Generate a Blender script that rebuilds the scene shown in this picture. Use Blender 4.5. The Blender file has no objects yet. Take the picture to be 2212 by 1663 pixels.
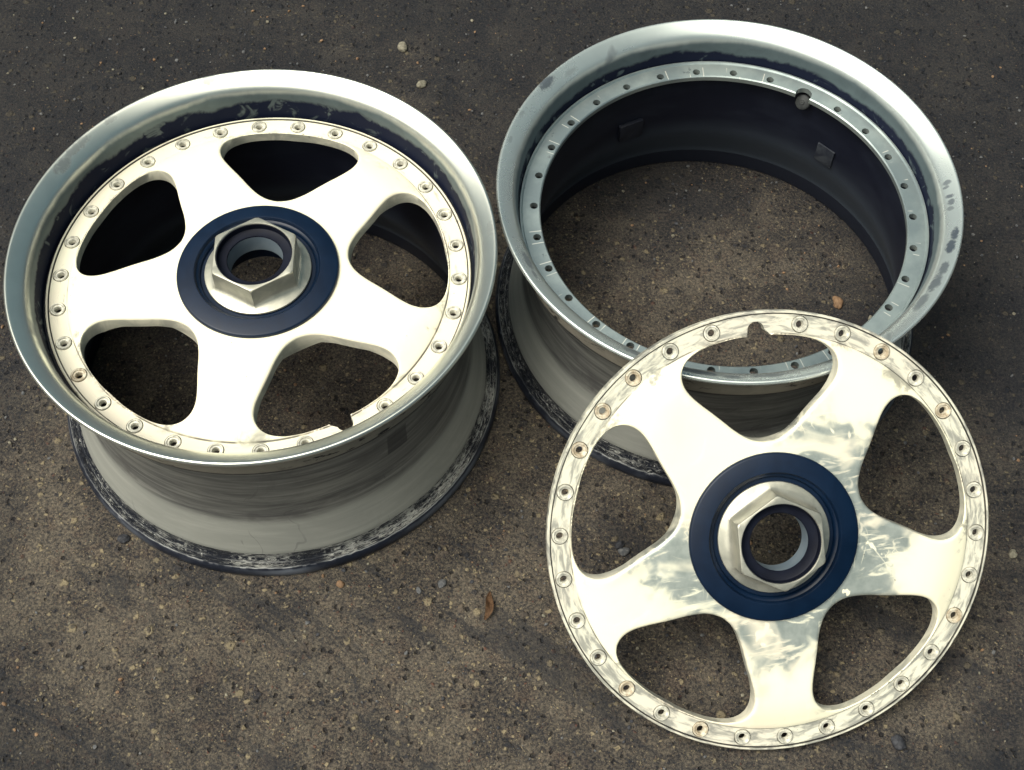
import bpy, bmesh, math, random
from mathutils import Vector, Matrix, noise
from mathutils.geometry import delaunay_2d_cdt
PI = math.pi
rad = math.radians
S = bpy.context.scene
COL = S.collection

# ------------------------------------------------------------------ camera, sky, sun, exposure
CAM_H = 1.3052
PITCH, ROLL = 1.02406, 0.00987
cam_data = bpy.data.cameras.new('camera')
cam_data.sensor_width = 36.0
cam_data.lens = 2986.07 / 2211 * 36.0
cam_data.clip_start = 0.02
cam_data.clip_end = 500
cam = bpy.data.objects.new('camera', cam_data)
COL.objects.link(cam)
fw = Vector((0, math.cos(PITCH), -math.sin(PITCH)))
rt = Vector((1, 0, 0))
up = rt.cross(fw)
r2 = rt * math.cos(ROLL) + up * math.sin(ROLL)
u2 = up * math.cos(ROLL) - rt * math.sin(ROLL)
m = Matrix((r2, u2, -fw)).transposed().to_4x4()
m.translation = (0, 0, CAM_H)
cam.matrix_world = m
S.camera = cam

S.view_settings.view_transform = 'Standard'
S.view_settings.look = 'None'
S.view_settings.gamma = 1.0
S.view_settings.use_curve_mapping = False
S.view_settings.exposure = 1.30
S.cycles.max_bounces = 8
S.cycles.diffuse_bounces = 4
S.cycles.glossy_bounces = 5

SUN_EL, SUN_AZ = rad(64), rad(196)          # azimuth counter-clockwise from +x: light comes from the left
sun_dir = Vector((math.cos(SUN_EL) * math.cos(SUN_AZ), math.cos(SUN_EL) * math.sin(SUN_AZ), math.sin(SUN_EL)))
sd = bpy.data.lights.new('sun', 'SUN')
sd.energy = 1.0
sd.angle = rad(28)
sd.color = (1.0, 0.955, 0.86)
sun = bpy.data.objects.new('sun', sd)
sun.rotation_euler = sun_dir.to_track_quat('Z', 'Y').to_euler()
sun.location = sun_dir * 8
COL.objects.link(sun)

W = bpy.data.worlds.new('World')
S.world = W
W.use_nodes = True
W.cycles.sampling_method = 'MANUAL'
W.cycles.sample_map_resolution = 1024


class NT:
    """small helper to write node trees as expressions"""
    def __init__(s, nt):
        s.t = nt
        nt.nodes.clear()

    def n(s, typ, props=None, **ins):
        nd = s.t.nodes.new(typ)
        for k, v in (props or {}).items():
            setattr(nd, k, v)
        for k, v in ins.items():
            s.put(nd, k, v)
        return nd

    def put(s, nd, k, v):
        key = int(k[1:]) if k[0] == '_' and k[1:].isdigit() else k.replace('_', ' ')
        sock = nd.inputs[key]
        if isinstance(v, bpy.types.NodeSocket):
            s.t.links.new(v, sock)
        elif isinstance(v, bpy.types.Node):
            s.t.links.new(v.outputs[0], sock)
        else:
            if sock.type == 'RGBA' and hasattr(v, '__len__') and len(v) == 3:
                v = (*v, 1)
            sock.default_value = v

    def m(s, op, a, b=0.0, c=0.0, clamp=False):
        return s.n('ShaderNodeMath', {'operation': op, 'use_clamp': clamp}, _0=a, _1=b, _2=c).outputs[0]

    def ramp(s, f, a, b, lo=0.0, hi=1.0):
        return s.n('ShaderNodeMapRange', {'interpolation_type': 'SMOOTHSTEP'}, _0=f, _1=a, _2=b, _3=lo, _4=hi).outputs[0]

    def mix(s, f, a, b, mode='MIX'):
        return s.n('ShaderNodeMix', {'data_type': 'RGBA', 'blend_type': mode, 'clamp_factor': True}, _0=f, _6=a, _7=b).outputs[2]

    def mixf(s, f, a, b):
        return s.n('ShaderNodeMix', {'data_type': 'FLOAT'}, _0=f, _2=a, _3=b).outputs[0]

    def obj(s):
        return s.n('ShaderNodeTexCoord').outputs['Object']

    def map(s, v, sc=(1, 1, 1), loc=(0, 0, 0), rot=(0, 0, 0)):
        return s.n('ShaderNodeMapping', None, _0=v, _1=loc, _2=rot, _3=sc).outputs[0]

    def noise(s, v, sc, det=4.0, rough=0.55, dist=0.0):
        return s.n('ShaderNodeTexNoise', None, Vector=v, Scale=sc, Detail=det, Roughness=rough, Distortion=dist).outputs[0]

    def noisec(s, v, sc, det=3.0):
        return s.n('ShaderNodeTexNoise', None, Vector=v, Scale=sc, Detail=det).outputs[1]

    def vor(s, v, sc, feat='F1', rnd=1.0):
        return s.n('ShaderNodeTexVoronoi', {'feature': feat}, Vector=v, Scale=sc, Randomness=rnd)

    def xyz(s, v):
        return s.n('ShaderNodeSeparateXYZ', None, _0=v).outputs

    def bump(s, h, strength, dist):
        return s.n('ShaderNodeBump', None, Height=h, Strength=strength, Distance=dist).outputs[0]

    def bsdf(s, **k):
        b = s.n('ShaderNodeBsdfPrincipled', None, **k)
        o = s.n('ShaderNodeOutputMaterial')
        s.t.links.new(b.outputs[0], o.inputs[0])
        return b


# sky: clear-sky model veiled by a bright warm overcast; the low sky is dark (trees and houses all round the yard)
w = NT(W.node_tree)
gen = w.n('ShaderNodeTexCoord').outputs['Generated']
skyt = w.n('ShaderNodeTexSky', {'sky_type': 'NISHITA', 'sun_disc': False, 'sun_elevation': SUN_EL,
                                'sun_rotation': PI / 2 - SUN_AZ, 'air_density': 1.2, 'dust_density': 2.0})
d = w.n('ShaderNodeVectorMath', {'operation': 'NORMALIZE'}, _0=gen).outputs[0]
lobe = w.n('ShaderNodeVectorMath', {'operation': 'DOT_PRODUCT'}, _0=d, _1=Vector((-0.42, -0.22, 0.88)).normalized()).outputs['Value']
ns = w.noise(w.map(d, (1, 1, 1.6)), 2.2, 5.0, 0.55)
lob2 = w.m('ADD', lobe, w.m('MULTIPLY', w.m('SUBTRACT', ns, 0.5), 0.22))
cover = w.ramp(lob2, 0.62, 0.95)
cloud = w.mix(cover, (0.090, 0.30, 0.38), (12.8, 12.2, 10.4))
skyc = w.mix(0.95, skyt.outputs[0], cloud)
zz = w.xyz(d)[2]
low = w.ramp(w.m('ADD', zz, w.m('MULTIPLY', w.m('SUBTRACT', ns, 0.5), 0.25)), 0.05, 0.45)
skyc = w.mix(low, (0.10, 0.15, 0.22), skyc)
bg = w.n('ShaderNodeBackground', None, Color=skyc, Strength=0.13)
wo = w.n('ShaderNodeOutputWorld')
w.t.links.new(bg.outputs[0], wo.inputs[0])

# ------------------------------------------------------------------ helpers
def tag(o, label=None, cat=None, group=None, kind=None):
    for k, v in (('label', label), ('category', cat), ('group', group), ('kind', kind)):
        if v:
            o[k] = v
    return o


def link(name, me, mats, parent=None, angle=35):
    o = bpy.data.objects.new(name, me)
    COL.objects.link(o)
    for mt in (mats if isinstance(mats, (list, tuple)) else [mats]):
        me.materials.append(mt)
    if parent:
        o.parent = parent
    me.shade_smooth()
    me.set_sharp_from_angle(angle=rad(angle))
    return o


def from_bm(name, bm, mats, parent=None, angle=35):
    me = bpy.data.meshes.new(name)
    bmesh.ops.recalc_face_normals(bm, faces=bm.faces)
    bm.to_mesh(me)
    bm.free()
    return link(name, me, mats, parent, angle)


def revolve(prof, segs=256, inner_from=None, closed=True, rfun=None):
    """closed profile of (r, z) spun about z; faces whose profile index >= inner_from get material 1"""
    bm = bmesh.new()
    n = len(prof)
    rings = []
    for i in range(segs):
        a = 2 * PI * i / segs
        row = []
        for j, (r, z) in enumerate(prof):
            if rfun:
                r, z = rfun(j, a, r, z)
            row.append(bm.verts.new((r * math.cos(a), r * math.sin(a), z)))
        rings.append(row)
    for i in range(segs):
        A, B = rings[i], rings[(i + 1) % segs]
        for j in range(n if closed else n - 1):
            k = (j + 1) % n
            f = bm.faces.new((A[j], B[j], B[k], A[k]))
            if inner_from is not None and j >= inner_from:
                f.material_index = 1
    return bm


def smooth_prof(pts, it=2):
    """Chaikin corner cutting of an open profile, ends kept"""
    for _ in range(it):
        q = [pts[0]]
        for a, b in zip(pts[:-1], pts[1:]):
            q.append((a[0] * .75 + b[0] * .25, a[1] * .75 + b[1] * .25))
            q.append((a[0] * .25 + b[0] * .75, a[1] * .25 + b[1] * .75))
        q.append(pts[-1])
        pts = q
    return pts


def circle(r, n, cx=0, cy=0, a0=0):
    return [(cx + r * math.cos(a0 + 2 * PI * i / n), cy + r * math.sin(a0 + 2 * PI * i / n)) for i in range(n)]


def in_poly(x, y, poly):
    c = False
    j = len(poly) - 1
    for i in range(len(poly)):
        xi, yi = poly[i]
        xj, yj = poly[j]
        if (yi > y) != (yj > y) and x < (xj - xi) * (y - yi) / (yj - yi) + xi:
            c = not c
        j = i
    return c


def seg_dist(x, y, poly):
    best = 1e9
    j = len(poly) - 1
    for i in range(len(poly)):
        ax, ay = poly[j]
        bx, by = poly[i]
        dx, dy = bx - ax, by - ay
        L = dx * dx + dy * dy
        t = 0 if L == 0 else max(0, min(1, ((x - ax) * dx + (y - ay) * dy) / L))
        q = (x - ax - t * dx) ** 2 + (y - ay - t * dy) ** 2
        if q < best:
            best = q
        j = i
    return math.sqrt(best)


def plate(loops, free, keep, ztop, zbot):
    """plate triangulated through closed loops and free points; keep(x, y) picks the solid triangles"""
    co, ed = [], []
    for lp in loops:
        b = len(co)
        co += [Vector(p) for p in lp]
        ed += [(b + i, b + (i + 1) % len(lp)) for i in range(len(lp))]
    co += [Vector(p) for p in free]
    vs, es, fs, *_ = delaunay_2d_cdt(co, ed, [], 0, 1e-6)
    good = []
    for f in fs:
        cx = sum(vs[i].x for i in f) / 3
        cy = sum(vs[i].y for i in f) / 3
        if keep(cx, cy):
            good.append(tuple(f))
    used = sorted({i for f in good for i in f})
    idx = {v: k for k, v in enumerate(used)}
    N = len(used)
    verts = [(vs[i].x, vs[i].y, ztop(vs[i].x, vs[i].y)) for i in used]
    verts += [(vs[i].x, vs[i].y, zbot(vs[i].x, vs[i].y)) for i in used]
    faces, edges = [], {}
    for f in good:
        a, b, c = (idx[i] for i in f)
        p, q, r = verts[a], verts[b], verts[c]
        if (q[0] - p[0]) * (r[1] - p[1]) - (q[1] - p[1]) * (r[0] - p[0]) < 0:
            b, c = c, b
        faces.append((a, b, c))
        faces.append((a + N, c + N, b + N))
        for e in ((a, b), (b, c), (c, a)):
            edges[e] = 1
    for (a, b) in edges:
        if (b, a) not in edges:
            faces.append((b, a, a + N, b + N))
    return verts, faces


# ------------------------------------------------------------------ materials
def mat(name):
    mt = bpy.data.materials.new(name)
    mt.use_nodes = True
    return mt, NT(mt.node_tree)


def mat_ground():
    mt, t = mat('weathered_asphalt')
    P0 = t.obj()
    wob_ = t.n('ShaderNodeVectorMath', {'operation': 'SUBTRACT'}, _0=t.noisec(P0, 190, 3), _1=(0.5, 0.5, 0.5)).outputs[0]
    wob_ = t.n('ShaderNodeVectorMath', {'operation': 'SCALE'}, _0=wob_, Scale=0.006).outputs[0]
    P = t.n('ShaderNodeVectorMath', {'operation': 'ADD'}, _0=P0, _1=wob_).outputs[0]
    big = t.noise(P0, 2.6, 6, 0.62, 0.3)
    mid = t.m('ADD', t.m('MULTIPLY', t.noise(P0, 13, 5, 0.62, 0.5), 0.55), t.m('MULTIPLY', t.noise(P0, 55, 5, 0.72, 0.6), 0.45))
    fine = t.noise(P0, 330, 4, 0.75)
    base = t.mix(t.ramp(mid, 0.42, 0.58), (0.013, 0.014, 0.019), (0.112, 0.098, 0.080))
    red = t.ramp(t.noise(t.map(P0, loc=(9, 4, 0)), 38, 4, 0.6, 0.5), 0.52, 0.68)
    base = t.mix(t.m('MULTIPLY', red, 0.40), base, (0.072, 0.042, 0.034))
    base = t.mix(t.ramp(fine, 0.38, 0.66), t.mix(0.65, base, (0.007, 0.008, 0.011)), t.mix(0.42, base, (0.19, 0.155, 0.110)))
    hs = []
    for sc, thr, amt, off, op in ((62, 0.38, 0.70, 2.0, .62), (95, 0.38, 0.52, 0.0, .72), (170, 0.42, 0.42, 3.1, .76), (330, 0.45, 0.45, 7.7, .78), (600, 0.5, 0.45, 1.7, .7)):
        v = t.vor(t.map(P, loc=(off, off * 0.7, 0)), sc)
        c = t.xyz(v.outputs['Color'])
        size = t.m('MULTIPLY', c[1], 0.16)
        on = t.m('MULTIPLY', t.ramp(t.m('ADD', v.outputs['Distance'], size), thr, thr - 0.16), t.ramp(c[0], amt - 0.01, amt + 0.01))
        hue = t.mix(t.ramp(c[1], 0.05, 0.75), (0.016, 0.018, 0.025), (0.125, 0.098, 0.074))
        hue = t.mix(t.ramp(c[2], 0.90, 0.93), hue, (0.260, 0.215, 0.135))
        hue = t.mix(t.m('MULTIPLY', t.ramp(c[1], 0.84, 0.9), t.ramp(c[2], 0.4, 0.3)), hue, (0.110, 0.048, 0.034))
        base = t.mix(t.m('MULTIPLY', on, op), base, hue)
        hs.append(t.m('MULTIPLY', on, 36.0 / sc))
    pv = t.vor(t.map(P, loc=(5, 1, 0)), 120)
    pit = t.m('MULTIPLY', t.ramp(pv.outputs['Distance'], 0.34, 0.16), t.ramp(t.xyz(pv.outputs['Color'])[0], 0.78, 0.80))
    base = t.mix(t.m('MULTIPLY', pit, 0.75), base, (0.006, 0.006, 0.009))
    # vignette painted into the ground colour: darkens outward from a centre pool, noise-broken edge
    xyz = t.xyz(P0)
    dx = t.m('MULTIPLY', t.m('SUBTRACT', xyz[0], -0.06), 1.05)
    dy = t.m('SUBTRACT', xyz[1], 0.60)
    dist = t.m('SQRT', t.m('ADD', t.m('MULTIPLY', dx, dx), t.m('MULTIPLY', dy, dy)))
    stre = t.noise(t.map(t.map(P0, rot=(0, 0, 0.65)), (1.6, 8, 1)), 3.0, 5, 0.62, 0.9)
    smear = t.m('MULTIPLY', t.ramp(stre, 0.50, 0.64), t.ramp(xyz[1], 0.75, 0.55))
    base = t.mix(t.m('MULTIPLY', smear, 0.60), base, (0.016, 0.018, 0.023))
    vignette = t.ramp(t.m('ADD', dist, t.m('MULTIPLY', t.m('SUBTRACT', big, 0.5), 1.7)), 0.18, 0.78)
    base = t.mix(t.m('MULTIPLY', vignette, 0.90), base, t.mix(0.86, base, (0.0052, 0.0075, 0.0125)))
    h = t.m('ADD', t.m('MULTIPLY', mid, 1.0), t.m('MULTIPLY', fine, 0.45))
    for x in hs:
        h = t.m('ADD', h, x)
    h = t.m('SUBTRACT', h, t.m('MULTIPLY', pit, 0.9))
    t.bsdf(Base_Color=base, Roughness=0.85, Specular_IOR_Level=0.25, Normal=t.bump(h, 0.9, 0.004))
    return mt


def mat_lip(h, grime, amp, base=(0.76, 0.78, 0.71), seed=0.0, sm_thr=0.66, metal=0.92, rough=0.26, smudges=()):
    """sanded aluminium: grime low on the wall, thumb smudges on the lip, beige bead seat with tyre rubber outside"""
    mt, t = mat('sanded_aluminium_lip')
    P0 = t.obj()
    P = t.map(P0, loc=(seed, seed, 0))
    xyz = t.xyz(P0)
    z = xyz[2]
    r = t.m('SQRT', t.m('ADD', t.m('MULTIPLY', xyz[0], xyz[0]), t.m('MULTIPLY', xyz[1], xyz[1])))
    ang = t.m('ARCTAN2', xyz[1], xyz[0])
    wav = t.noise(t.map(P, (1, 1, 0.4)), 16, 4, 0.6, 0.6)
    lift = t.noise(P, 42, 3, 0.6, 1.0)
    wv = t.m('MULTIPLY', t.m('SUBTRACT', wav, 0.5), amp)
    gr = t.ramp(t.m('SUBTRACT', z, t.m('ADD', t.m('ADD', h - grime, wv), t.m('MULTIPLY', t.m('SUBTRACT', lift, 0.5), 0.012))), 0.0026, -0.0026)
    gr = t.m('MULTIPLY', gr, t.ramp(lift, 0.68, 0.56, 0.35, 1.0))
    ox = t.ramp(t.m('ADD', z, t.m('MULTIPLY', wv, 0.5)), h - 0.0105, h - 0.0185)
    sm = t.noise(t.map(P, (1, 1, 1.2), loc=(2.2, 0, 0)), 15, 3, 0.5, 0.3)
    smk = t.m('MULTIPLY', t.ramp(sm, sm_thr, sm_thr + 0.07), 0.6)
    tear = t.m('MULTIPLY', t.m('SUBTRACT', t.noise(P, 140, 5, 0.7, 0.8), 0.5), 3.0)
    for (a0, r0, da, dr, k) in smudges:
        qa = t.m('DIVIDE', t.m('SUBTRACT', ang, rad(a0)), rad(da))
        qr = t.m('DIVIDE', t.m('SUBTRACT', r, r0), dr)
        dd = t.m('ADD', t.m('ADD', t.m('MULTIPLY', qa, qa), t.m('MULTIPLY', qr, qr)), tear)
        smk = t.m('MAXIMUM', smk, t.m('MULTIPLY', t.ramp(dd, 1.35, 0.25), k))
    fine = t.noise(P, 24, 4, 0.6, 0.8)
    c = t.mix(t.ramp(fine, 0.3, 0.75), base, tuple(v * 0.93 for v in base))
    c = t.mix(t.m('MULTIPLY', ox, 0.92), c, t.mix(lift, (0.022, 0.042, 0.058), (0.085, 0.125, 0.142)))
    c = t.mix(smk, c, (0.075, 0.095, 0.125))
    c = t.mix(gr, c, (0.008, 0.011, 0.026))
    # outside of the lip: bead seat
    gn = t.xyz(t.n('ShaderNodeNewGeometry').outputs['Normal'])
    rn = t.m('ADD', t.m('MULTIPLY', gn[0], xyz[0]), t.m('MULTIPLY', gn[1], xyz[1]))
    out = t.m('MULTIPLY', t.m('GREATER_THAN', rn, 0.0), t.ramp(z, h - .0075, h - .0085))
    chip = t.ramp(t.noise(t.map(P, (1, 1, 3)), 60, 5, 0.7, 0.5), 0.56, 0.62)
    seat = t.mix(t.m('MULTIPLY', chip, t.ramp(wav, 0.42, 0.56)), t.mix(lift, (0.15, 0.14, 0.12), (0.29, 0.27, 0.225)), (0.015, 0.015, 0.02))
    edge = t.m('MULTIPLY', t.ramp(z, h - .044, h - .047), 0.9)
    seat = t.mix(edge, seat, (0.03, 0.03, 0.035))
    c = t.mix(out, c, seat)
    dull = t.m('MAXIMUM', t.m('MAXIMUM', gr, t.m('MULTIPLY', ox, 0.55)), t.m('MULTIPLY', out, 0.8))
    dull = t.m('MAXIMUM', dull, t.m('MULTIPLY', smk, 0.25))
    met = t.m('MULTIPLY', metal, t.m('SUBTRACT', 1.0, dull))
    ro = t.mixf(dull, t.m('ADD', rough, t.m('MULTIPLY', wav, 0.05)), 0.55)
    t.bsdf(Base_Color=c, Metallic=met, Roughness=ro, Specular_IOR_Level=t.mixf(dull, 0.35, 0.06), Normal=t.bump(wav, 0.02, 0.001))
    return mt


TAPE_ANG, TAPE_Z = -47.2, 0.138


def mat_barrel():
    mt, t = mat('stained_barrel_metal')
    P = t.obj()
    st = t.noise(t.map(P, (1, 1, 10)), 7, 6, 0.68, 0.7)
    bl = t.noise(P, 13, 5, 0.62, 0.8)
    c = t.mix(t.ramp(st, 0.35, 0.68), (0.125, 0.128, 0.130), (0.34, 0.345, 0.325))
    c = t.mix(t.m('MULTIPLY', t.ramp(bl, 0.56, 0.72), 0.6), c, (0.11, 0.105, 0.11))
    z = t.xyz(P)[2]
    black = t.m('MULTIPLY', t.ramp(z, 0.186, 0.190), t.ramp(t.noise(t.map(P, (1, 1, 5)), 38, 4, 0.7), 0.50, 0.56))
    mach = t.noise(t.map(P, (1, 1, 40)), 12, 3, 0.6)
    c = t.mix(t.m('MULTIPLY', t.ramp(mach, 0.45, 0.65), 0.35), c, (0.12, 0.125, 0.12))
    flare = t.m('MULTIPLY', t.ramp(z, 0.074, 0.062), 0.55)
    c = t.mix(flare, c, (0.60, 0.62, 0.57))
    c = t.mix(t.m('MULTIPLY', black, t.ramp(bl, 0.42, 0.6)), c, (0.025, 0.025, 0.03))
    scr = t.m('MULTIPLY', t.ramp(t.noise(t.map(P, (1, 1, 0.25)), 60, 3, 0.7), 0.70, 0.76), 0.5)
    c = t.mix(scr, c, (0.08, 0.08, 0.085))
    # one dark tape mark and long hairline scratches
    ang = t.m('ARCTAN2', t.xyz(P)[1], t.xyz(P)[0])
    tp = t.m('MAXIMUM', t.m('DIVIDE', t.m('ABSOLUTE', t.m('SUBTRACT', ang, rad(TAPE_ANG))), rad(3.4)), t.m('DIVIDE', t.m('ABSOLUTE', t.m('SUBTRACT', z, TAPE_Z)), 0.020))
    c = t.mix(t.m('MULTIPLY', t.ramp(t.m('ADD', tp, t.m('MULTIPLY', t.m('SUBTRACT', bl, 0.5), 0.5)), 1.02, 0.92), 0.7), c, (0.045, 0.048, 0.056))
    hl = t.ramp(t.m('ABSOLUTE', t.m('SUBTRACT', t.noise(t.map(P, (1, 1, 0.5)), 10, 3, 0.5, 1.0), 0.5)), 0.007, 0.002)
    c = t.mix(t.m('MULTIPLY', t.m('MULTIPLY', hl, t.ramp(t.noise(P, 16, 2, 0.5), 0.54, 0.62)), 0.28), c, (0.05, 0.052, 0.058))
    t.bsdf(Base_Color=c, Metallic=0.50, Roughness=t.m('ADD', 0.32, t.m('MULTIPLY', bl, 0.2)),
           Normal=t.bump(bl, 0.15, 0.001))
    return mt


def mat_inside():
    mt, t = mat('shade_toned_barrel_inside')
    P = t.obj()
    a = t.noise(t.map(P, (1, 1, 3)), 12, 4, 0.6)
    c = t.mix(t.ramp(a, 0.35, 0.7), (0.003, 0.0045, 0.012), (0.009, 0.012, 0.022))  # navy shade of the barrel's hollow put into the base colour
    c = t.mix(t.m('MULTIPLY', t.ramp(t.xyz(P)[2], 0.105, 0.055), 0.8), c, (0.045, 0.058, 0.078))  # paler low down: light on the inner flare painted in
    t.bsdf(Base_Color=c, Roughness=0.5, Specular_IOR_Level=0.35)
    return mt


def mat_corroded():
    mt, t = mat('corroded_rear_flange')
    P = t.obj()
    xyz = t.xyz(P)
    r = t.m('SQRT', t.m('ADD', t.m('MULTIPLY', xyz[0], xyz[0]), t.m('MULTIPLY', xyz[1], xyz[1])))
    pol = t.n('ShaderNodeCombineXYZ', None, _0=t.m('DIVIDE', xyz[0], r), _1=t.m('DIVIDE', xyz[1], r), _2=t.m('MULTIPLY', t.m('ADD', r, t.m('MULTIPLY', xyz[2], 0.6)), 22.0)).outputs[0]
    fl = t.noise(t.map(pol, (1, 1, 1.7)), 30, 6, 0.80, 0.7)
    cl = t.noise(P, 14, 4, 0.6)
    white = t.ramp(t.m('ADD', fl, t.m('MULTIPLY', t.m('SUBTRACT', cl, 0.5), 0.6)), 0.51, 0.60)
    band = t.m('MULTIPLY', t.ramp(r, 0.2205, 0.2225), t.ramp(r, 0.2335, 0.2318))
    c = t.mix(t.m('MULTIPLY', white, band), (0.010, 0.013, 0.023), (0.50, 0.505, 0.475))
    edge = t.m('MULTIPLY', t.ramp(r, 0.2345, 0.236), t.ramp(t.noise(P, 8, 4, 0.6), 0.40, 0.66))
    ln = t.m('MAXIMUM', t.ramp(t.m('ABSOLUTE', t.m('SUBTRACT', r, 0.2333)), 0.0007, 0.0002), t.ramp(t.m('ABSOLUTE', t.m('SUBTRACT', r, 0.2263)), 0.0007, 0.0002))
    c = t.mix(t.m('MULTIPLY', ln, t.ramp(cl, 0.40, 0.58, 0.1, 0.8)), c, (0.34, 0.35, 0.35))
    c = t.mix(t.m('MULTIPLY', edge, 0.8), c, (0.12, 0.135, 0.165))
    t.bsdf(Base_Color=c, Metallic=0.2, Roughness=0.42, Normal=t.bump(t.m('MULTIPLY', fl, band), 0.9, 0.004))
    return mt


def mat_flange():
    mt, t = mat('grey_mounting_flange')
    P = t.obj()
    xyz = t.xyz(P)
    r = t.m('SQRT', t.m('ADD', t.m('MULTIPLY', xyz[0], xyz[0]), t.m('MULTIPLY', xyz[1], xyz[1])))
    ang = t.m('ARCTAN2', xyz[1], xyz[0])
    fr = t.m('ABSOLUTE', t.m('SUBTRACT', t.m('FRACT', t.m('ADD', t.m('DIVIDE', ang, rad(12)), 0.5 + 10)), 0.5))
    dash = t.m('MULTIPLY', t.ramp(t.m('ABSOLUTE', t.m('SUBTRACT', fr, 0.185)), 0.018, 0.010),
               t.m('MULTIPLY', t.ramp(r, 0.1895, 0.1905), t.ramp(r, 0.2035, 0.2025)))
    dash = t.m('MULTIPLY', dash, t.ramp(t.noise(P, 32, 2, 0.5), 0.50, 0.56))
    a = t.noise(P, 20, 5, 0.6)
    c = t.mix(t.ramp(a, 0.35, 0.7), (0.30, 0.36, 0.375), (0.46, 0.53, 0.52))
    c = t.mix(t.m('MULTIPLY', t.ramp(t.noise(P, 75, 3, 0.6), 0.68, 0.74), 0.6), c, (0.10, 0.11, 0.13))
    c = t.mix(dash, c, (0.85, 0.85, 0.78))
    t.bsdf(Base_Color=c, Metallic=0.75, Roughness=0.36, Normal=t.bump(a, 0.08, 0.001))
    return mt


def mat_disc(bare, seed, stain):
    """cream primer rubbed through to bare alloy"""
    mt, t = mat('cream_primer_spoke_disc' if bare < 0.5 else 'rubbed_primer_bare_alloy_disc')
    P = t.obj()
    xyz = t.xyz(P)
    r = t.m('SQRT', t.m('ADD', t.m('MULTIPLY', xyz[0], xyz[0]), t.m('MULTIPLY', xyz[1], xyz[1])))
    Q = t.map(P, loc=(seed, seed * 0.3, 0))
    a = t.noise(Q, 9, 4, 0.55, 0.5)
    b = t.noise(Q, 26, 5, 0.6, 1.2)
    cream = t.mix(t.ramp(a, 0.42, 0.62), (0.80, 0.775, 0.60), (0.78, 0.71, 0.56))
    cream = t.mix(t.ramp(b, 0.60, 0.74), cream, (0.82, 0.80, 0.645))
    # bare alloy round the hub, running out along the spokes with torn edges
    lim = t.m('ADD', 0.126 * bare, t.m('MULTIPLY', t.m('SUBTRACT', a, 0.5), 0.24 * bare))
    edge = t.m('ADD', lim, t.m('MULTIPLY', t.m('SUBTRACT', b, 0.5), 0.07))
    m1 = t.m('MAXIMUM', t.ramp(t.m('SUBTRACT', r, edge), 0.010, -0.014), t.m('MULTIPLY', t.ramp(t.m('SUBTRACT', r, lim), 0.03, -0.02), 0.45))
    m1 = t.m('MULTIPLY', m1, t.ramp(t.noise(Q, 20, 3, 0.5, 0.8), 0.66, 0.50, 0.20, 1.0))
    # no rubbing on one spoke
    ang = t.m('ARCTAN2', xyz[1], xyz[0])
    dq = t.m('COSINE', t.m('SUBTRACT', ang, rad(36)))
    m1 = t.m('MULTIPLY', m1, t.ramp(t.m('ADD', dq, t.m('MULTIPLY', t.m('SUBTRACT', b, 0.5), 0.5)), 0.90, 0.62))
    # smeared scuffs: thin curved lines and broad wiped strokes of primer left on the alloy
    line = t.ramp(t.m('ABSOLUTE', t.m('SUBTRACT', t.noise(Q, 11, 2, 0.4, 1.8), 0.5)), 0.016, 0.004)
    lin2 = t.ramp(t.m('ABSOLUTE', t.m('SUBTRACT', t.noise(t.map(Q, loc=(3, 1, 0)), 17, 2, 0.5, 2.5), 0.47)), 0.020, 0.006)
    lmask = t.ramp(t.noise(t.map(Q, loc=(7, 2, 0)), 22, 2, 0.5), 0.50, 0.60)
    wipe = t.ramp(t.noise(t.map(Q, (5, 1, 1), rot=(0, 0, 0.9)), 14, 4, 0.6, 2.2), 0.53, 0.66)
    blob_ = t.ramp(t.noise(t.map(Q, loc=(1, 5, 0)), 48, 2, 0.5, 0.4), 0.66, 0.69)
    strokes = t.m('MAXIMUM', t.m('MAXIMUM', t.m('MULTIPLY', t.m('MULTIPLY', t.m('MAXIMUM', line, lin2), lmask), 0.6), t.m('MULTIPLY', wipe, 0.75)), blob_)
    m1 = t.m('MULTIPLY', m1, t.m('SUBTRACT', 1.0, t.m('MULTIPLY', strokes, 0.95)))
    if bare < 0.2:
        m1 = t.m('MULTIPLY', m1, 0.0)
    alloy = t.mix(t.ramp(t.noise(Q, 60, 4, 0.6), 0.3, 0.7), (0.35, 0.395, 0.37), (0.49, 0.53, 0.49))
    # bolt band: streaky grey stains and grime beside the edges
    rim = t.m('MULTIPLY', t.ramp(r, 0.186, 0.189), 1.0)
    pol = t.n('ShaderNodeCombineXYZ', None, _0=t.m('DIVIDE', xyz[0], r), _1=t.m('DIVIDE', xyz[1], r), _2=t.m('MULTIPLY', r, 22.0)).outputs[0]
    st = t.noise(t.map(pol, loc=(seed, seed, 0)), 9, 6, 0.66, 0.6)
    m2 = t.m('MULTIPLY', rim, t.ramp(st, 0.60 - stain * 0.16, 0.72 - stain * 0.10))
    m2 = t.m('MULTIPLY', m2, 0.40 + 0.28 * stain)
    cream = t.mix(t.m('MULTIPLY', rim, 0.25 + 0.4 * stain), cream, (0.52, 0.515, 0.45))
    c = t.mix(m1, cream, alloy)
    c = t.mix(m2, c, (0.22, 0.225, 0.215))
    foot = t.m('MULTIPLY', t.ramp(t.m('ABSOLUTE', t.m('SUBTRACT', r, 0.184)), 0.011, 0.002), t.ramp(t.noise(Q, 30, 5, 0.65, 0.6), 0.52 + 0.02 * stain, 0.66))
    c = t.mix(t.m('MULTIPLY', foot, 0.7), c, (0.13, 0.13, 0.12))
    grv = t.ramp(t.m('ABSOLUTE', t.m('SUBTRACT', r, 0.2056)), 0.0009, 0.0004)
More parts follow.
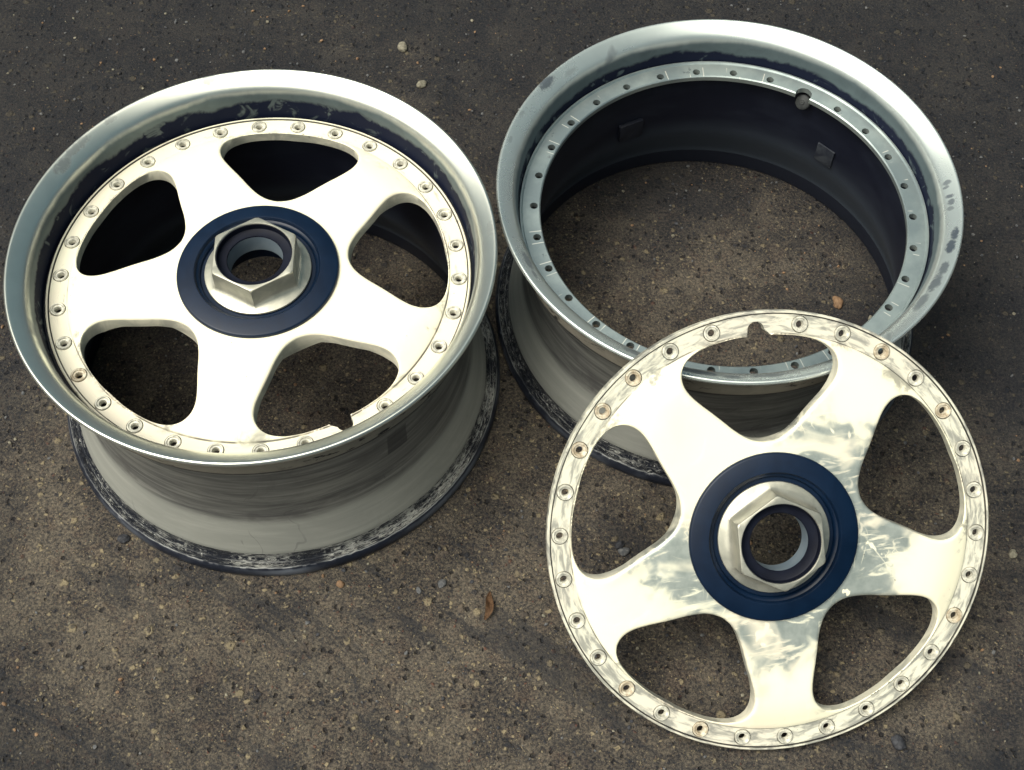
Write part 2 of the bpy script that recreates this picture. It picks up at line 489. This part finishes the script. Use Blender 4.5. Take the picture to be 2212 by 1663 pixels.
    c = t.mix(t.m('MULTIPLY', grv, 0.9), c, (0.02, 0.02, 0.024))
    inl = t.m('MULTIPLY', t.ramp(t.m('ABSOLUTE', t.m('SUBTRACT', r, 0.1876)), 0.0008, 0.0003), t.ramp(t.noise(Q, 24, 3, 0.6), 0.40, 0.55))
    c = t.mix(t.m('MULTIPLY', inl, 0.75), c, (0.04, 0.04, 0.042))
    gr2 = t.m('MULTIPLY', t.ramp(r, 0.2060, 0.2086), t.ramp(t.noise(Q, 26, 4, 0.65), 0.62 - 0.12 * stain, 0.70))
    c = t.mix(t.m('MULTIPLY', gr2, 0.75), c, (0.10, 0.105, 0.10))
    # raw cast walls of the windows below the painted face
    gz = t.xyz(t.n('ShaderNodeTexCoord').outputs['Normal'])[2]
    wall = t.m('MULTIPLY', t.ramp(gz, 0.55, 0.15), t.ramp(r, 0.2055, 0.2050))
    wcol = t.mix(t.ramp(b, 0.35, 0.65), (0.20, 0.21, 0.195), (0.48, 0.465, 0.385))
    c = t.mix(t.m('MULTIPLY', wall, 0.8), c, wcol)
    spk = t.m('MULTIPLY', t.ramp(t.noise(Q, 210, 2, 0.5), 0.76, 0.79), 0.7)
    c = t.mix(spk, c, (0.12, 0.11, 0.10))
    t.bsdf(Base_Color=c, Metallic=t.m('MULTIPLY', t.m('MAXIMUM', m1, m2), 0.6),
           Roughness=t.mixf(m1, 0.50, 0.36), Specular_IOR_Level=0.35, Normal=t.bump(b, 0.10, 0.0012))
    return mt


def mat_simple(name, c1, c2, sc, metal, rough, spec=0.5, bump=0.05):
    mt, t = mat(name)
    P = t.obj()
    a = t.noise(P, sc, 5, 0.6, 0.5)
    t.bsdf(Base_Color=t.mix(t.ramp(a, 0.35, 0.68), c1, c2), Metallic=metal,
           Roughness=t.m('ADD', rough, t.m('MULTIPLY', t.m('SUBTRACT', a, 0.5), 0.15)),
           Specular_IOR_Level=spec, Normal=t.bump(a, bump, 0.001))
    return mt


M_ground = mat_ground()
M_barrel = mat_barrel()
M_inside = mat_inside()
M_corr = mat_corroded()
M_flange = mat_flange()
M_ring = mat_simple('navy_anodised_ring', (0.0005, 0.0062, 0.021), (0.0009, 0.0090, 0.029), 30, 0.0, 0.40, 0.28, 0.03)
M_nut = mat_simple('worn_steel_nut', (0.36, 0.36, 0.31), (0.52, 0.51, 0.435), 45, 0.65, 0.34, 0.5, 0.04)
M_liner = mat_simple('dark_nut_liner', (0.003, 0.004, 0.010), (0.005, 0.007, 0.016), 40, 0.0, 0.55, 0.15)
M_tube = mat_simple('blue_grey_bore', (0.16, 0.21, 0.26), (0.22, 0.27, 0.31), 25, 0.3, 0.45)
M_sleeve = mat_simple('dull_washer_metal', (0.36, 0.355, 0.31), (0.78, 0.76, 0.65), 130, 0.25, 0.40, 0.5, 0.15)
M_rust = mat_simple('rust_tinted_washer', (0.36, 0.29, 0.20), (0.74, 0.69, 0.56), 150, 0.25, 0.45, 0.5, 0.15)
M_hole = mat_simple('dark_hole', (0.02, 0.022, 0.022), (0.05, 0.05, 0.045), 60, 0.0, 0.7, 0.2)
M_weight = mat_simple('lead_weight', (0.007, 0.009, 0.017), (0.014, 0.017, 0.028), 60, 0.2, 0.5)
M_tape = mat_simple('tape_remnant', (0.008, 0.011, 0.020), (0.030, 0.036, 0.046), 110, 0.0, 0.6)

# ------------------------------------------------------------------ ground
def build_ground():
    bm = bmesh.new()
    n = 24
    def g(i):
        s = (i / n) * 2 - 1
        return math.copysign(abs(s) ** 2.2, s) * 60
    vs = [[bm.verts.new((g(i), g(j) + 0.8, 0)) for j in range(n + 1)] for i in range(n + 1)]
    for i in range(n):
        for j in range(n):
            bm.faces.new((vs[i][j], vs[i + 1][j], vs[i + 1][j + 1], vs[i][j + 1]))
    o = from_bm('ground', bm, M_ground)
    o['kind'] = 'structure'
    o['label'] = 'worn speckled brown asphalt'
build_ground()

# ------------------------------------------------------------------ wheel parts
RD = 0.2086                                   # spoke disc radius
BOLT_R, HOLE_R, SLEEVE_R = 0.943 * RD, 0.0080, 0.00735
TEMPLATE = [(0, .890), (5, .893), (10, .893), (14, .892), (18, .886), (21.5, .870), (23.9, .844), (25.3, .810), (25.8, .770),
            (25.3, .725), (23.7, .672), (21.6, .622), (19.2, .572), (16.6, .525), (13.6, .487), (10.2, .458), (6.6, .440), (3, .431), (0, .428)]


def window_outline(notch):
    half = []
    for a, r in TEMPLATE:
        half.append((r * RD * math.cos(rad(a)), r * RD * math.sin(rad(a))))
    # smooth closed outline
    full = half + [(x, -y) for x, y in reversed(half[1:-1])]
    n = len(full)
    out = []
    for i in range(n):                        # Catmull-Rom, 4 points a span
        p0, p1, p2, p3 = (Vector(full[(i + k) % n]) for k in (-1, 0, 1, 2))
        for s in range(4):
            t = s / 4
            q = 0.5 * ((2 * p1) + (p2 - p0) * t + (2 * p0 - 5 * p1 + 4 * p2 - p3) * t * t + (3 * p1 - p0 - 3 * p2 + p3) * t ** 3)
            out.append((q.x, q.y))
    if notch:
        w_ = 0.0078
        res = [p for p in out if not (p[0] > 0.17 and -w_ - 0.0062 < p[1] < w_ + 0.0012)]
        # the first point after the gap has positive y
        k = next(i for i, p in enumerate(res) if p[0] > 0.17 and p[1] > 0)
        res = res[k:] + res[:k]
        xb = 0.889 * RD
        key = [(xb, -w_ - .0058), (0.1885, -w_ - .0030)]
        for i in range(11):
            a = -PI / 2 + PI * i / 10
            key.append((0.1915 + 0.0075 * math.cos(a), w_ * math.sin(a)))
        key.append((xb, w_ + .0008))
        out = res + key
    return out


def rot2(p, a):
    c, s = math.cos(a), math.sin(a)
    return (p[0] * c - p[1] * s, p[0] * s + p[1] * c)


def offset_loop(poly, d):
    n = len(poly)
    res = []
    for i in range(n):
        a, b = Vector(poly[i - 1]), Vector(poly[(i + 1) % n])
        tg = (b - a).normalized()
        nm = Vector((tg.y, -tg.x))            # outline runs anticlockwise: outward is right of travel
        res.append((poly[i][0] + nm.x * d, poly[i][1] + nm.y * d))
    return res


def disc_mesh():
    """alloy spoke disc: z = 0 is the top of the outer rim, notch on the +x side"""
    wins = []
    for k in range(5):
        wins.append([rot2(p, rad(72 * k)) for p in window_outline(k == 0)])
    holes = [(BOLT_R * math.cos(rad(12 * i)), BOLT_R * math.sin(rad(12 * i))) for i in range(1, 30)]
    radii = [0.0575, 0.1866, 0.1872, 0.1880, 0.2050, 0.2053, 0.2059, 0.2062, 0.2078, RD]
    loops = [circle(r, 360) for r in radii[3:]]
    loops += [circle(0.0575, 120)]
    loops += wins
    for hx, hy in holes:
        loops.append(circle(HOLE_R, 28, hx, hy))
    free = []
    for wn in wins:
        for dd in (0.0007, 0.0016, 0.0027, 0.0042, 0.006, 0.008):
            for p in offset_loop(wn, dd):
                if math.hypot(*p) < 0.1862 and seg_dist(p[0], p[1], wn) > dd * 0.85:
                    free.append(p)
    for r in (0.1866, 0.1872):
        for p in circle(r, 360):
            if all(not in_poly(p[0], p[1], wn) and seg_dist(p[0], p[1], wn) > 0.0006 for wn in wins):
                free.append(p)
    rr = 0.0625
    while rr < 0.185:
        for p in circle(rr, int(2 * PI * rr / 0.005), a0=rr * 77):
            if all(seg_dist(p[0], p[1], wn) > 0.0095 and not in_poly(p[0], p[1], wn) for wn in wins):
                free.append(p)
        rr += 0.005
    for r in (0.1905, 0.194, 0.1985, 0.2020):
        for p in circle(r, 300):
            if all(math.hypot(p[0] - hx, p[1] - hy) > HOLE_R + 0.0005 for hx, hy in holes) and not in_poly(p[0], p[1], wins[0]) and seg_dist(p[0], p[1], wins[0]) > 0.001:
                free.append(p)

    def keep(x, y):
        r = math.hypot(x, y)
        if r < 0.0574 or r > RD:
            return False
        if r > 0.187:
            for hx, hy in holes:
                if (x - hx) ** 2 + (y - hy) ** 2 < HOLE_R ** 2:
                    return False
        return not any(in_poly(x, y, wn) for wn in wins)

    def interp(r, tab):
        for (a, za), (b, zb) in zip(tab[:-1], tab[1:]):
            if r <= b:
                return za + (zb - za) * max(0, (r - a)) / (b - a)
        return tab[-1][1]
    TOP = [(0, .0090), (.085, .0090), (.13, .0090), (.150, .0087), (.162, .0078), (.172, .0058), (.180, .0032), (.1866, .0009), (.1872, .0004), (.1880, -.0012),
           (.2050, -.0012), (.2053, -.0026), (.2059, -.0026), (.2062, 0.0), (.2078, 0.0), (RD, -.0009)]
    BOT = [(0, -.022), (.082, -.022), (.098, -.006), (.110, -.0045), (.140, -.0050), (.158, -.0112), (RD, -.0115)]

    def ztop(x, y):
        r = math.hypot(x, y)
        z = interp(r, TOP)
        if r < 0.1875:
            dd = min(seg_dist(x, y, wn) for wn in wins)
            w_ = 0.0040 if r < 0.165 else 0.0040 - 0.0020 * min(1, (r - 0.165) / 0.016)
            if dd < w_:
                z -= 0.72 * w_ * (1 - math.sqrt(max(0, 1 - (1 - dd / w_) ** 2)))
        return z

    def zbot(x, y):
        return interp(math.hypot(x, y), BOT)
    v, f = plate(loops, free, keep, ztop, zbot)
    me = bpy.data.meshes.new('spoke_disc')
    me.from_pydata(v, [], f)
    me.update()
    return me


def ring_mesh():
    """raised conical ring round the hub nut, recessed inside"""
    return revolve([(0.0793, 0.0080), (0.0793, 0.0112), (0.0789, 0.0124), (0.0780, 0.0131), (0.0772, 0.0133),
                    (0.0628, 0.0160), (0.0618, 0.0160), (0.0611, 0.0154), (0.0606, 0.0140), (0.0600, 0.0125), (0.0585, 0.0118), (0.0572, 0.0110), (0.0563, 0.0090),
                    (0.0556, 0.0030), (0.0535, 0.0010), (0.0400, 0.0010), (0.0400, -0.0210), (0.0510, -0.0210), (0.0510, 0.0080)], 192)


HEXR = 0.0450
AP = HEXR * math.cos(rad(30))


def hexr(a):
    """hexagon with a corner at angle 0"""
    return AP / math.cos((a % rad(60)) - rad(30))


def nut_mesh():
    """flanged hexagon nut: every level blends the flange circle into the hexagon"""
    zt = 0.0375
    levels = [(0.0470, 0.0018, 0, 9), (0.0470, 0.0086, 0, 9), (0.0524, 0.0094, 0, 9), (0.0524, 0.0102, 0, 9), (0.0520, 0.0110, 0, 9), (0.0510, 0.0114, 0, 9),
              (0.0490, 0.0121, .25, 9), (0.0472, 0.0138, .55, 9), (0.0464, 0.0160, .80, 9), (0.0455, 0.0192, .94, 9), (HEXR, 0.0235, 1, 9),
              (HEXR, 0.0345, 1, 9), (HEXR, 0.0355, 1, .0446), (HEXR, zt - .0008, 1, .0441), (HEXR - .0004, zt - .0001, 1, .0433), (HEXR - .0010, zt + .0001, 1, .0424),
              (0.0374, zt + .0002, 0, 9), (0.0368, zt - .0005, 0, 9), (0.0366, 0.025, 0, 9), (0.0366, 0.0018, 0, 9)]

    def rf(j, a, r, z):
        R0, z, k, cap = levels[j]
        if k == 0:
            return R0, z
        return min(R0 * (1 - k) + (hexr(a) - (HEXR - R0 if R0 < HEXR else 0)) * k, cap), z
    return revolve([(l[0], l[1]) for l in levels], 240, rfun=rf)


def sleeve_mesh():
    return revolve([(SLEEVE_R, -0.006), (SLEEVE_R, -0.0006), (SLEEVE_R - .0004, 0.0), (0.0058, 0.0), (0.0052, -0.0012), (0.0038, -0.0013), (0.0033, -0.0022),
                    (0.0032, -0.0070)], 28)


def plug_mesh():
    bm = bmesh.new()
    bmesh.ops.create_circle(bm, cap_ends=True, radius=0.00305, segments=20)
    r = bmesh.ops.extrude_face_region(bm, geom=bm.faces[:])
    bmesh.ops.translate(bm, vec=(0, 0, -0.001), verts=[x for x in r['geom'] if isinstance(x, bmesh.types.BMVert)])
    return bm


def me_of(name, bm):
    me = bpy.data.meshes.new(name)
    bmesh.ops.recalc_face_normals(bm, faces=bm.faces)
    bm.to_mesh(me)
    bm.free()
    return me


ME_DISC = disc_mesh()
ME_RING = me_of('centre_ring', ring_mesh())
ME_NUT = me_of('hub_nut', nut_mesh())
ME_SLEEVE = me_of('bolt_sleeve', sleeve_mesh())
ME_LINER = me_of('nut_liner', revolve([(0.03655, 0.0362), (0.03655, 0.0220), (0.0272, 0.0220), (0.0269, 0.0285), (0.0275, 0.0293), (0.0350, 0.0293), (0.0358, 0.0299), (0.0360, 0.0362)], 96))
ME_TUBE = me_of('bore_tube', revolve([(0.0268, 0.0282), (0.0268, 0.0080), (0.0290, 0.0080), (0.0290, 0.0218), (0.0270, 0.0219), (0.0270, 0.0280)], 96))


def dress_disc(disc, nut_rot, seed, rusty):
    """ring, nut and bolt sleeves as children of a spoke disc; nut_rot in the disc's own frame"""
    rnd = random.Random(seed)
    ring = link('centre_ring', ME_RING.copy(), M_ring, disc, 40)
    nut = link('hub_nut', ME_NUT.copy(), M_nut, disc, 32)
    nut.rotation_euler.z = nut_rot
    link('nut_liner', ME_LINER.copy(), M_liner, disc, 40)
    link('bore_tube', ME_TUBE.copy(), M_tube, disc, 40)
    a = ME_SLEEVE.copy()
    b = ME_SLEEVE.copy()
    first = {}
    for i in range(1, 30):
        kind = 'r' if rnd.random() < rusty else 'c'
        if kind not in first:
            o = link('bolt_sleeve', a if kind == 'c' else b, M_sleeve if kind == 'c' else M_rust, disc, 40)
            first[kind] = o
        else:
            o = first[kind].copy()
            COL.objects.link(o)
            o.parent = disc
        if kind == 'r':
            o['label'] = 'rust tinted bolt sleeve'
        o.location = (BOLT_R * math.cos(rad(12 * i)), BOLT_R * math.sin(rad(12 * i)), 0.0004 - 0.0007 * rnd.random())
        o.rotation_euler = (rnd.uniform(-.05, .05), rnd.uniform(-.05, .05), rnd.uniform(0, 6))


# rim profiles ------------------------------------------------------
def lip_profile(h, deep):
    """outer lip: rolled edge, sloping face, rounded shoulder, wall down to the disc seat; closed outside"""
    face = smooth_prof([(0.2352, h - .0022), (0.2338, h), (0.2312, h - .0006), (0.2225, h - .0062), (0.2172, h - .0110), (0.2142, h - .0185),
                        (0.2128, h - .0300), (0.2116, h - deep + .004), (0.2112, h - deep)], 2)
    out = smooth_prof([(0.2165, h - deep), (0.2190, h - .050), (0.2205, h - .046), (0.2212, h - .020), (0.2235, h - .0135), (0.2325, h - .0075),
                       (0.2348, h - .0052), (0.2352, h - .0022)], 2)[:-1]
    return face + out


def barrel_profile(h, deep):
    top = h - deep - .0004
    outer = smooth_prof([(0.2163, top), (0.2172, top - .003), (0.2120, top - .016), (0.2070, top - .032), (0.2050, top - .060),
                         (0.2045, 0.090), (0.2055, 0.076), (0.2080, 0.066), (0.2150, 0.045), (0.2195, 0.0315), (0.2215, 0.0262), (0.2218, 0.0226)], 2)
    inner = smooth_prof([(0.2160, 0.0226), (0.2150, 0.0300), (0.2100, 0.0450), (0.2020, 0.066), (0.1990, 0.080), (0.1985, 0.110),
                         (0.2010, top - .030), (0.2050, top - .010), (0.2060, top)], 2)
    return outer + inner, len(outer)


REAR = [(0.2220, 0.0222), (0.2224, 0.0150), (0.2232, 0.0125), (0.2262, 0.0128), (0.2285, 0.0118), (0.2300, 0.0136), (0.2330, 0.0140), (0.2352, 0.0118), (0.2368, 0.0078),
        (0.2371, 0.0040), (0.2362, 0.0008), (0.2330, 0.0), (0.2190, 0.0), (0.2160, 0.0020), (0.2155, 0.0120), (0.2162, 0.0222)]


def chip(seed, amt):
    def f(j, a, r, z):
        if 1 <= j <= 7:
            q = noise.noise(Vector((math.cos(a) * 40, math.sin(a) * 40, j * 1.7 + seed)))
            q2 = noise.noise(Vector((math.cos(a) * 9, math.sin(a) * 9, j * .6 + seed)))
            z += amt * q * 0.0022 * (1 + q2)
            r += amt * q2 * 0.0008
        return r, z
    return f


def flange_mesh(z_top, th):
    holes = [(0.1962 * math.cos(rad(12 * i)), 0.1962 * math.sin(rad(12 * i))) for i in range(1, 30)]
    R0, R1 = 0.1895, 0.2108
    nc = (0.1925, 0.0)
    nr = 0.0088
    loops = [circle(R0, 360), circle(R1, 360), circle(nr, 36, *nc)]
    loops += [circle(0.0041, 20, x, y) for x, y in holes]
    loops += [circle(R1 - .0016, 360), circle(R1 - .0030, 360), circle(R0 + .0012, 360)]

    def keep(x, y):
        r = math.hypot(x, y)
        if r < R0 or r > R1 or (x - nc[0]) ** 2 + (y - nc[1]) ** 2 < nr * nr:
            return False
        return not any((x - a) ** 2 + (y - b) ** 2 < .0041 ** 2 for a, b in holes)

    def zt(x, y):
        r = math.hypot(x, y)
        z = z_top
        if r < R0 + .001:
            z -= .0012
        if r > R1 - .0018:
            z += 0.0016
        return z
    v, f = plate(loops, [], keep, zt, lambda x, y: z_top - th)
    me = bpy.data.meshes.new('mounting_flange')
    me.from_pydata(v, [], f)
    me.update()
    return me


def empty(name, loc, rz=0.0):
    o = bpy.data.objects.new(name, None)
    o.empty_display_size = 0.05
    COL.objects.link(o)
    o.location = loc
    o.rotation_euler = (0, 0, rz)
    return o


# ------------------------------------------------------------------ wheel A: complete wheel, left
HA, DEEP = 0.2390, 0.0500
wa = empty('alloy_wheel', (-0.2502, 0.7996, 0))
tag(wa, 'complete five spoke wheel standing face up, cream spoke disc seated inside its silver rim', 'wheel')
from_bm('outer_lip', revolve(lip_profile(HA, DEEP), 320), mat_lip(HA, .026, .020, seed=1.3, sm_thr=0.68, smudges=[
    (107.3, .2300, 2.6, .0050, .55), (101.5, .2330, 2.0, .0025, .45), (90, .2320, 2.5, .0030, .35), (86, .2325, 2.5, .0022, .4),
    (146.5, .2290, 4.5, .0040, .5), (153, .2265, 3.0, .0050, .6), (135, .2300, 2.0, .0030, .4), (7, .2290, 2.5, .0040, .3), (30, .2280, 3, .0030, .25)]), wa, 50)
prof, ni = barrel_profile(HA, DEEP)
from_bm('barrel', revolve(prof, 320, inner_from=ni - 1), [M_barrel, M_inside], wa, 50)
from_bm('rear_flange', revolve(REAR, 720, rfun=chip(2.0, 0.7)), M_corr, wa, 50)
discA = link('spoke_disc', ME_DISC.copy(), mat_disc(0.05, 4.1, 0.15), wa, 38)
discA.location = (0, 0, HA - 0.0458)
discA.rotation_euler.z = rad(300.1)
dress_disc(discA, rad(272 - 300.1), 5, 0.06)

# ------------------------------------------------------------------ wheel B: bare rim barrel, right rear
HB = 0.2178
wb = empty('rim_barrel', (0.21705, 0.90112, 0))
tag(wb, 'empty silver rim barrel with no centre, grey bolt hole flange and open ground inside', 'wheel rim')
from_bm('outer_lip', revolve(lip_profile(HB, DEEP), 320), mat_lip(HB, .029, .016, (0.64, 0.70, 0.68), 5.7, 0.69, 0.74, 0.25, smudges=[
    (2.6, .2235, .9, .0042, .75), (1.3, .2222, .5, .0030, .7), (-1.8, .2240, .7, .0046, .85), (-3.9, .2243, 1.0, .0034, .8), (-5.9, .2232, .8, .0030, .65),
    (-14.5, .2275, 2.3, .0036, .95), (-18.5, .2258, 2.6, .0044, .95), (-26, .2262, 2.6, .0040, .8), (-31, .2248, 4.2, .0045, .8), (-38, .2235, 4, .004, .7),
    (142.9, .2300, 3.0, .0058, .85), (135, .2235, 2.2, .0028, .35), (155.9, .2300, 1.4, .0022, .4), (165, .2290, 1.2, .002, .35), (-155.5, .2232, 3.4, .0035, .7),
    (-150.7, .2250, 1.6, .0020, .6), (-101, .2245, 6, .0040, .8), (-93, .2262, 3, .0030, .7), (-84, .2240, 5, .0030, .6), (-118, .2240, 3, .004, .6), (33, .2245, 1.6, .0030, .5)]), wb, 50)
prof, ni = barrel_profile(HB, DEEP)
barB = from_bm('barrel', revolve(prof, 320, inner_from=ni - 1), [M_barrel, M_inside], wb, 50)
from_bm('rear_flange', revolve(REAR, 720, rfun=chip(7.0, 1.3)), M_corr, wb, 50)
fl = link('mounting_flange', flange_mesh(HB - 0.0425, 0.0065), M_flange, wb, 40)
fl.rotation_euler.z = rad(58.6)


def wall_box(name, ang, r, z, wid, hei, dep, mt, parent, bev=0.0015, tilt=0.0):
    """small block stuck to the inside wall of a barrel"""
    bm = bmesh.new()
    bmesh.ops.create_cube(bm, size=1)
    bmesh.ops.scale(bm, vec=(dep, wid, hei), verts=bm.verts)
    bmesh.ops.bevel(bm, geom=bm.edges[:], offset=bev, segments=2, profile=0.6, affect='EDGES')
    o = from_bm(name, bm, mt, parent)
    o.location = (r * math.cos(ang), r * math.sin(ang), z)
    o.rotation_euler = (tilt, 0, ang)
    return o


# ------------------------------------------------------------------ disc C leaning on the bare rim
nC = Vector((0.08085221, -0.62104453, 0.77959388)).normalized()
uC = Vector((0.9967261, 0.05037776, -0.06323893)).normalized()
vC = nC.cross(uC)
wc = empty('wheel_centre', (0, 0, 0))
wc.matrix_world = Matrix((uC, vC, nC)).transposed().to_4x4() @ Matrix.Identity(4)
wc.location = (0.24142, 0.55042, 0.13848)
tag(wc, 'loose five spoke wheel centre rubbed to bare alloy, leaning against the empty rim', 'wheel centre')
discC = link('spoke_disc', ME_DISC.copy(), mat_disc(1.0, 0.0, 1.0), wc, 38)
discC.rotation_euler.z = rad(96.0)
dress_disc(discC, rad(97 - 96), 11, 0.17)

# ------------------------------------------------------------------ loose stones
def pebble_bm(bm, loc, r, seed, flat=0.6, sub=2):
    m_ = Matrix.Translation(loc) @ Matrix.Rotation(seed * 1.7, 4, 'Z') @ Matrix.Diagonal((1.0, 0.78, flat, 1))
    res = bmesh.ops.create_icosphere(bm, subdivisions=sub, radius=r)
    for v in res['verts']:
        p = v.co / r
        v.co *= 1 + 0.30 * noise.noise(p * 1.1 + Vector((seed, seed * 2, 0))) + 0.12 * noise.noise(p * 2.7 + Vector((0, seed, 5)))
        v.co = m_ @ v.co


def mat_stone(name, c1, c2):
    return mat_simple(name, c1, c2, 260, 0.0, 0.75, 0.3, 0.5)


STONES = {
    'pale': mat_stone('pale_stone', (0.12, 0.11, 0.085), (0.23, 0.215, 0.165)),
    'tan': mat_stone('tan_stone', (0.14, 0.085, 0.05), (0.23, 0.145, 0.085)),
    'grey': mat_stone('grey_stone', (0.06, 0.064, 0.072), (0.13, 0.13, 0.13)),
    'dark': mat_stone('dark_stone', (0.018, 0.019, 0.024), (0.045, 0.047, 0.055)),
}

wt = wall_box('balance_weight', rad(115.2), 0.1968, 0.099, 0.030, 0.0255, 0.006, M_weight, barB)
wall_box('tape_remnant', rad(46.5), 0.1972, 0.099, 0.023, 0.026, 0.0022, M_tape, barB, 0.0006)
# round valve boss showing in the notch of the flange
vb = from_bm('valve_boss', revolve([(0.0005, 0.004), (0.0020, 0.004), (0.0026, 0.0028), (0.0070, 0.0020), (0.0082, 0.0008), (0.0086, -0.004), (0.0005, -0.004)], 40),
             mat_simple('grey_valve_boss', (0.018, 0.021, 0.024), (0.045, 0.05, 0.05), 80, 0.1, 0.7), wb, 40)
a_ = rad(58.6)
vb.location = (0.1972 * math.cos(a_), 0.1972 * math.sin(a_), HB - 0.0595)
vb.rotation_euler = (0, rad(-52), a_)

PEB = [
    (-0.1463, 1.304, .0075, 'pale', 'pale stone at the back, nearest the top of the picture above the complete wheel'),
    (-0.119, 1.2396, .0068, 'pale', 'pale flat stone just behind the complete wheel'),
    (-0.1722, 0.5555, .0045, 'tan', 'small tan stone just in front of the complete wheel'),
    (-0.092, 0.5492, .0038, 'grey', 'smaller of two grey stones in front of the complete wheel'),
    (-0.0688, 0.5566, .0052, 'grey', 'larger of two grey stones in front of the complete wheel'),
    (0.3725, 0.9085, .0082, 'tan', 'tan oblong stone on the ground inside the empty rim'),
    (0.408, 0.8865, .0042, 'pale', 'little pale stone inside the empty rim beside the tan one'),
    (0.1128, 0.6017, .0052, 'dark', 'upper dark stone seen through the left opening of the loose wheel centre'),
    (0.1169, 0.5945, .0060, 'grey', 'grey stone seen through the left opening of the loose wheel centre'),
    (0.3718, 0.3974, .0080, 'dark', 'large flat dark stone below the loose wheel centre'),
    (0.5172, 0.5956, .0052, 'pale', 'pale stone at the right edge beside the loose wheel centre'),
    (-0.399, 0.603, .0062, 'dark', 'dark stone left of the complete wheel base'),
]
for i, (x, y, r, k, lab) in enumerate(PEB):
    bm = bmesh.new()
    pebble_bm(bm, Vector((0, 0, r * .28)), r, 3.1 * i + 1, 0.6, 3)
    o = from_bm('stone', bm, STONES[k], None, 180)
    o.location = (x, y, 0)
    if i == 5:
        o.scale = (0.75, 1.35, 1)
    tag(o, lab, 'stone', 'loose stones on the asphalt')

# dry leaf between the wheels
bm = bmesh.new()
N = 10
rows = []
for i in range(N + 1):
    s = i / N
    wdt = 0.0042 * math.sin(PI * min(1, s * .92 + .06)) ** 0.8
    zc = 0.0025 + 0.003 * math.sin(s * 4.2)
    rows.append([bm.verts.new((wdt * q + 0.002 * math.sin(s * 5), (s - .5) * 0.032, zc + 0.0022 * abs(q) + 0.0008 * math.sin(9 * s + 3 * q))) for q in (-1, -.4, 0, .4, 1)])
for a, b in zip(rows[:-1], rows[1:]):
    for j in range(4):
        bm.faces.new((a[j], a[j + 1], b[j + 1], b[j]))
r_ = bmesh.ops.solidify(bm, geom=bm.faces[:], thickness=0.0004)
leaf = from_bm('dry_leaf', bm, mat_simple('dry_brown_leaf', (0.10, 0.055, 0.03), (0.19, 0.11, 0.06), 300, 0, 0.7, 0.3, 0.4), None, 60)
leaf.location = (-0.0213, 0.533, 0)
leaf.rotation_euler.z = rad(-12)
tag(leaf, 'curled brown dry leaf on the asphalt between the wheel and the loose centre', 'leaf')

# loose grit: thousands of grains in one sheet
def grit(name, label, n, seed, cols):
    rnd = random.Random(seed)
    verts, faces, mi = [], [], []
    ico = bmesh.new()
    bmesh.ops.create_icosphere(ico, subdivisions=1, radius=1)
    bv = [v.co.copy() for v in ico.verts]
    bf = [[v.index for v in f.verts] for f in ico.faces]
    ico.free()
    while n > 0:
        x, y = rnd.uniform(-1.0, 1.0), rnd.uniform(0.15, 1.75)
        q = noise.noise(Vector((x * 4, y * 4, seed))) + 0.45 * noise.noise(Vector((x * 14, y * 14, seed)))
        if q < rnd.uniform(-.5, .6):
            continue
        if any(abs(math.hypot(x - wx, y - wy) - .226) < .014 for wx, wy in ((-0.2502, 0.7996), (0.21705, 0.90112))):
            continue
        r = 0.0006 + 0.0022 * rnd.random() ** 4
        b = len(verts)
        a = rnd.random() * 6
        sx, sy, sz = r, r * rnd.uniform(.6, 1), r * rnd.uniform(.45, .8)
        for v in bv:
            k = 1 + rnd.uniform(-.25, .25)
            px, py = v.x * sx * k, v.y * sy * k
            verts.append((x + px * math.cos(a) - py * math.sin(a), y + px * math.sin(a) + py * math.cos(a), v.z * sz + sz * .55))
        ci = rnd.choices(range(len(cols)), [c[1] for c in cols])[0]
        for f in bf:
            faces.append([i + b for i in f])
            mi.append(ci)
        n -= 1
    me = bpy.data.meshes.new(name)
    me.from_pydata(verts, [], faces)
    me.polygons.foreach_set('material_index', mi)
    o = link(name, me, [c[0] for c in cols], None, 50)
    tag(o, label, 'grit', None, 'stuff')


grit('loose_grit', 'fine loose grit scattered over the asphalt', 9000, 3,
     [(STONES['dark'], 4), (STONES['grey'], 3), (STONES['tan'], 1.3), (STONES['pale'], 0.9)])
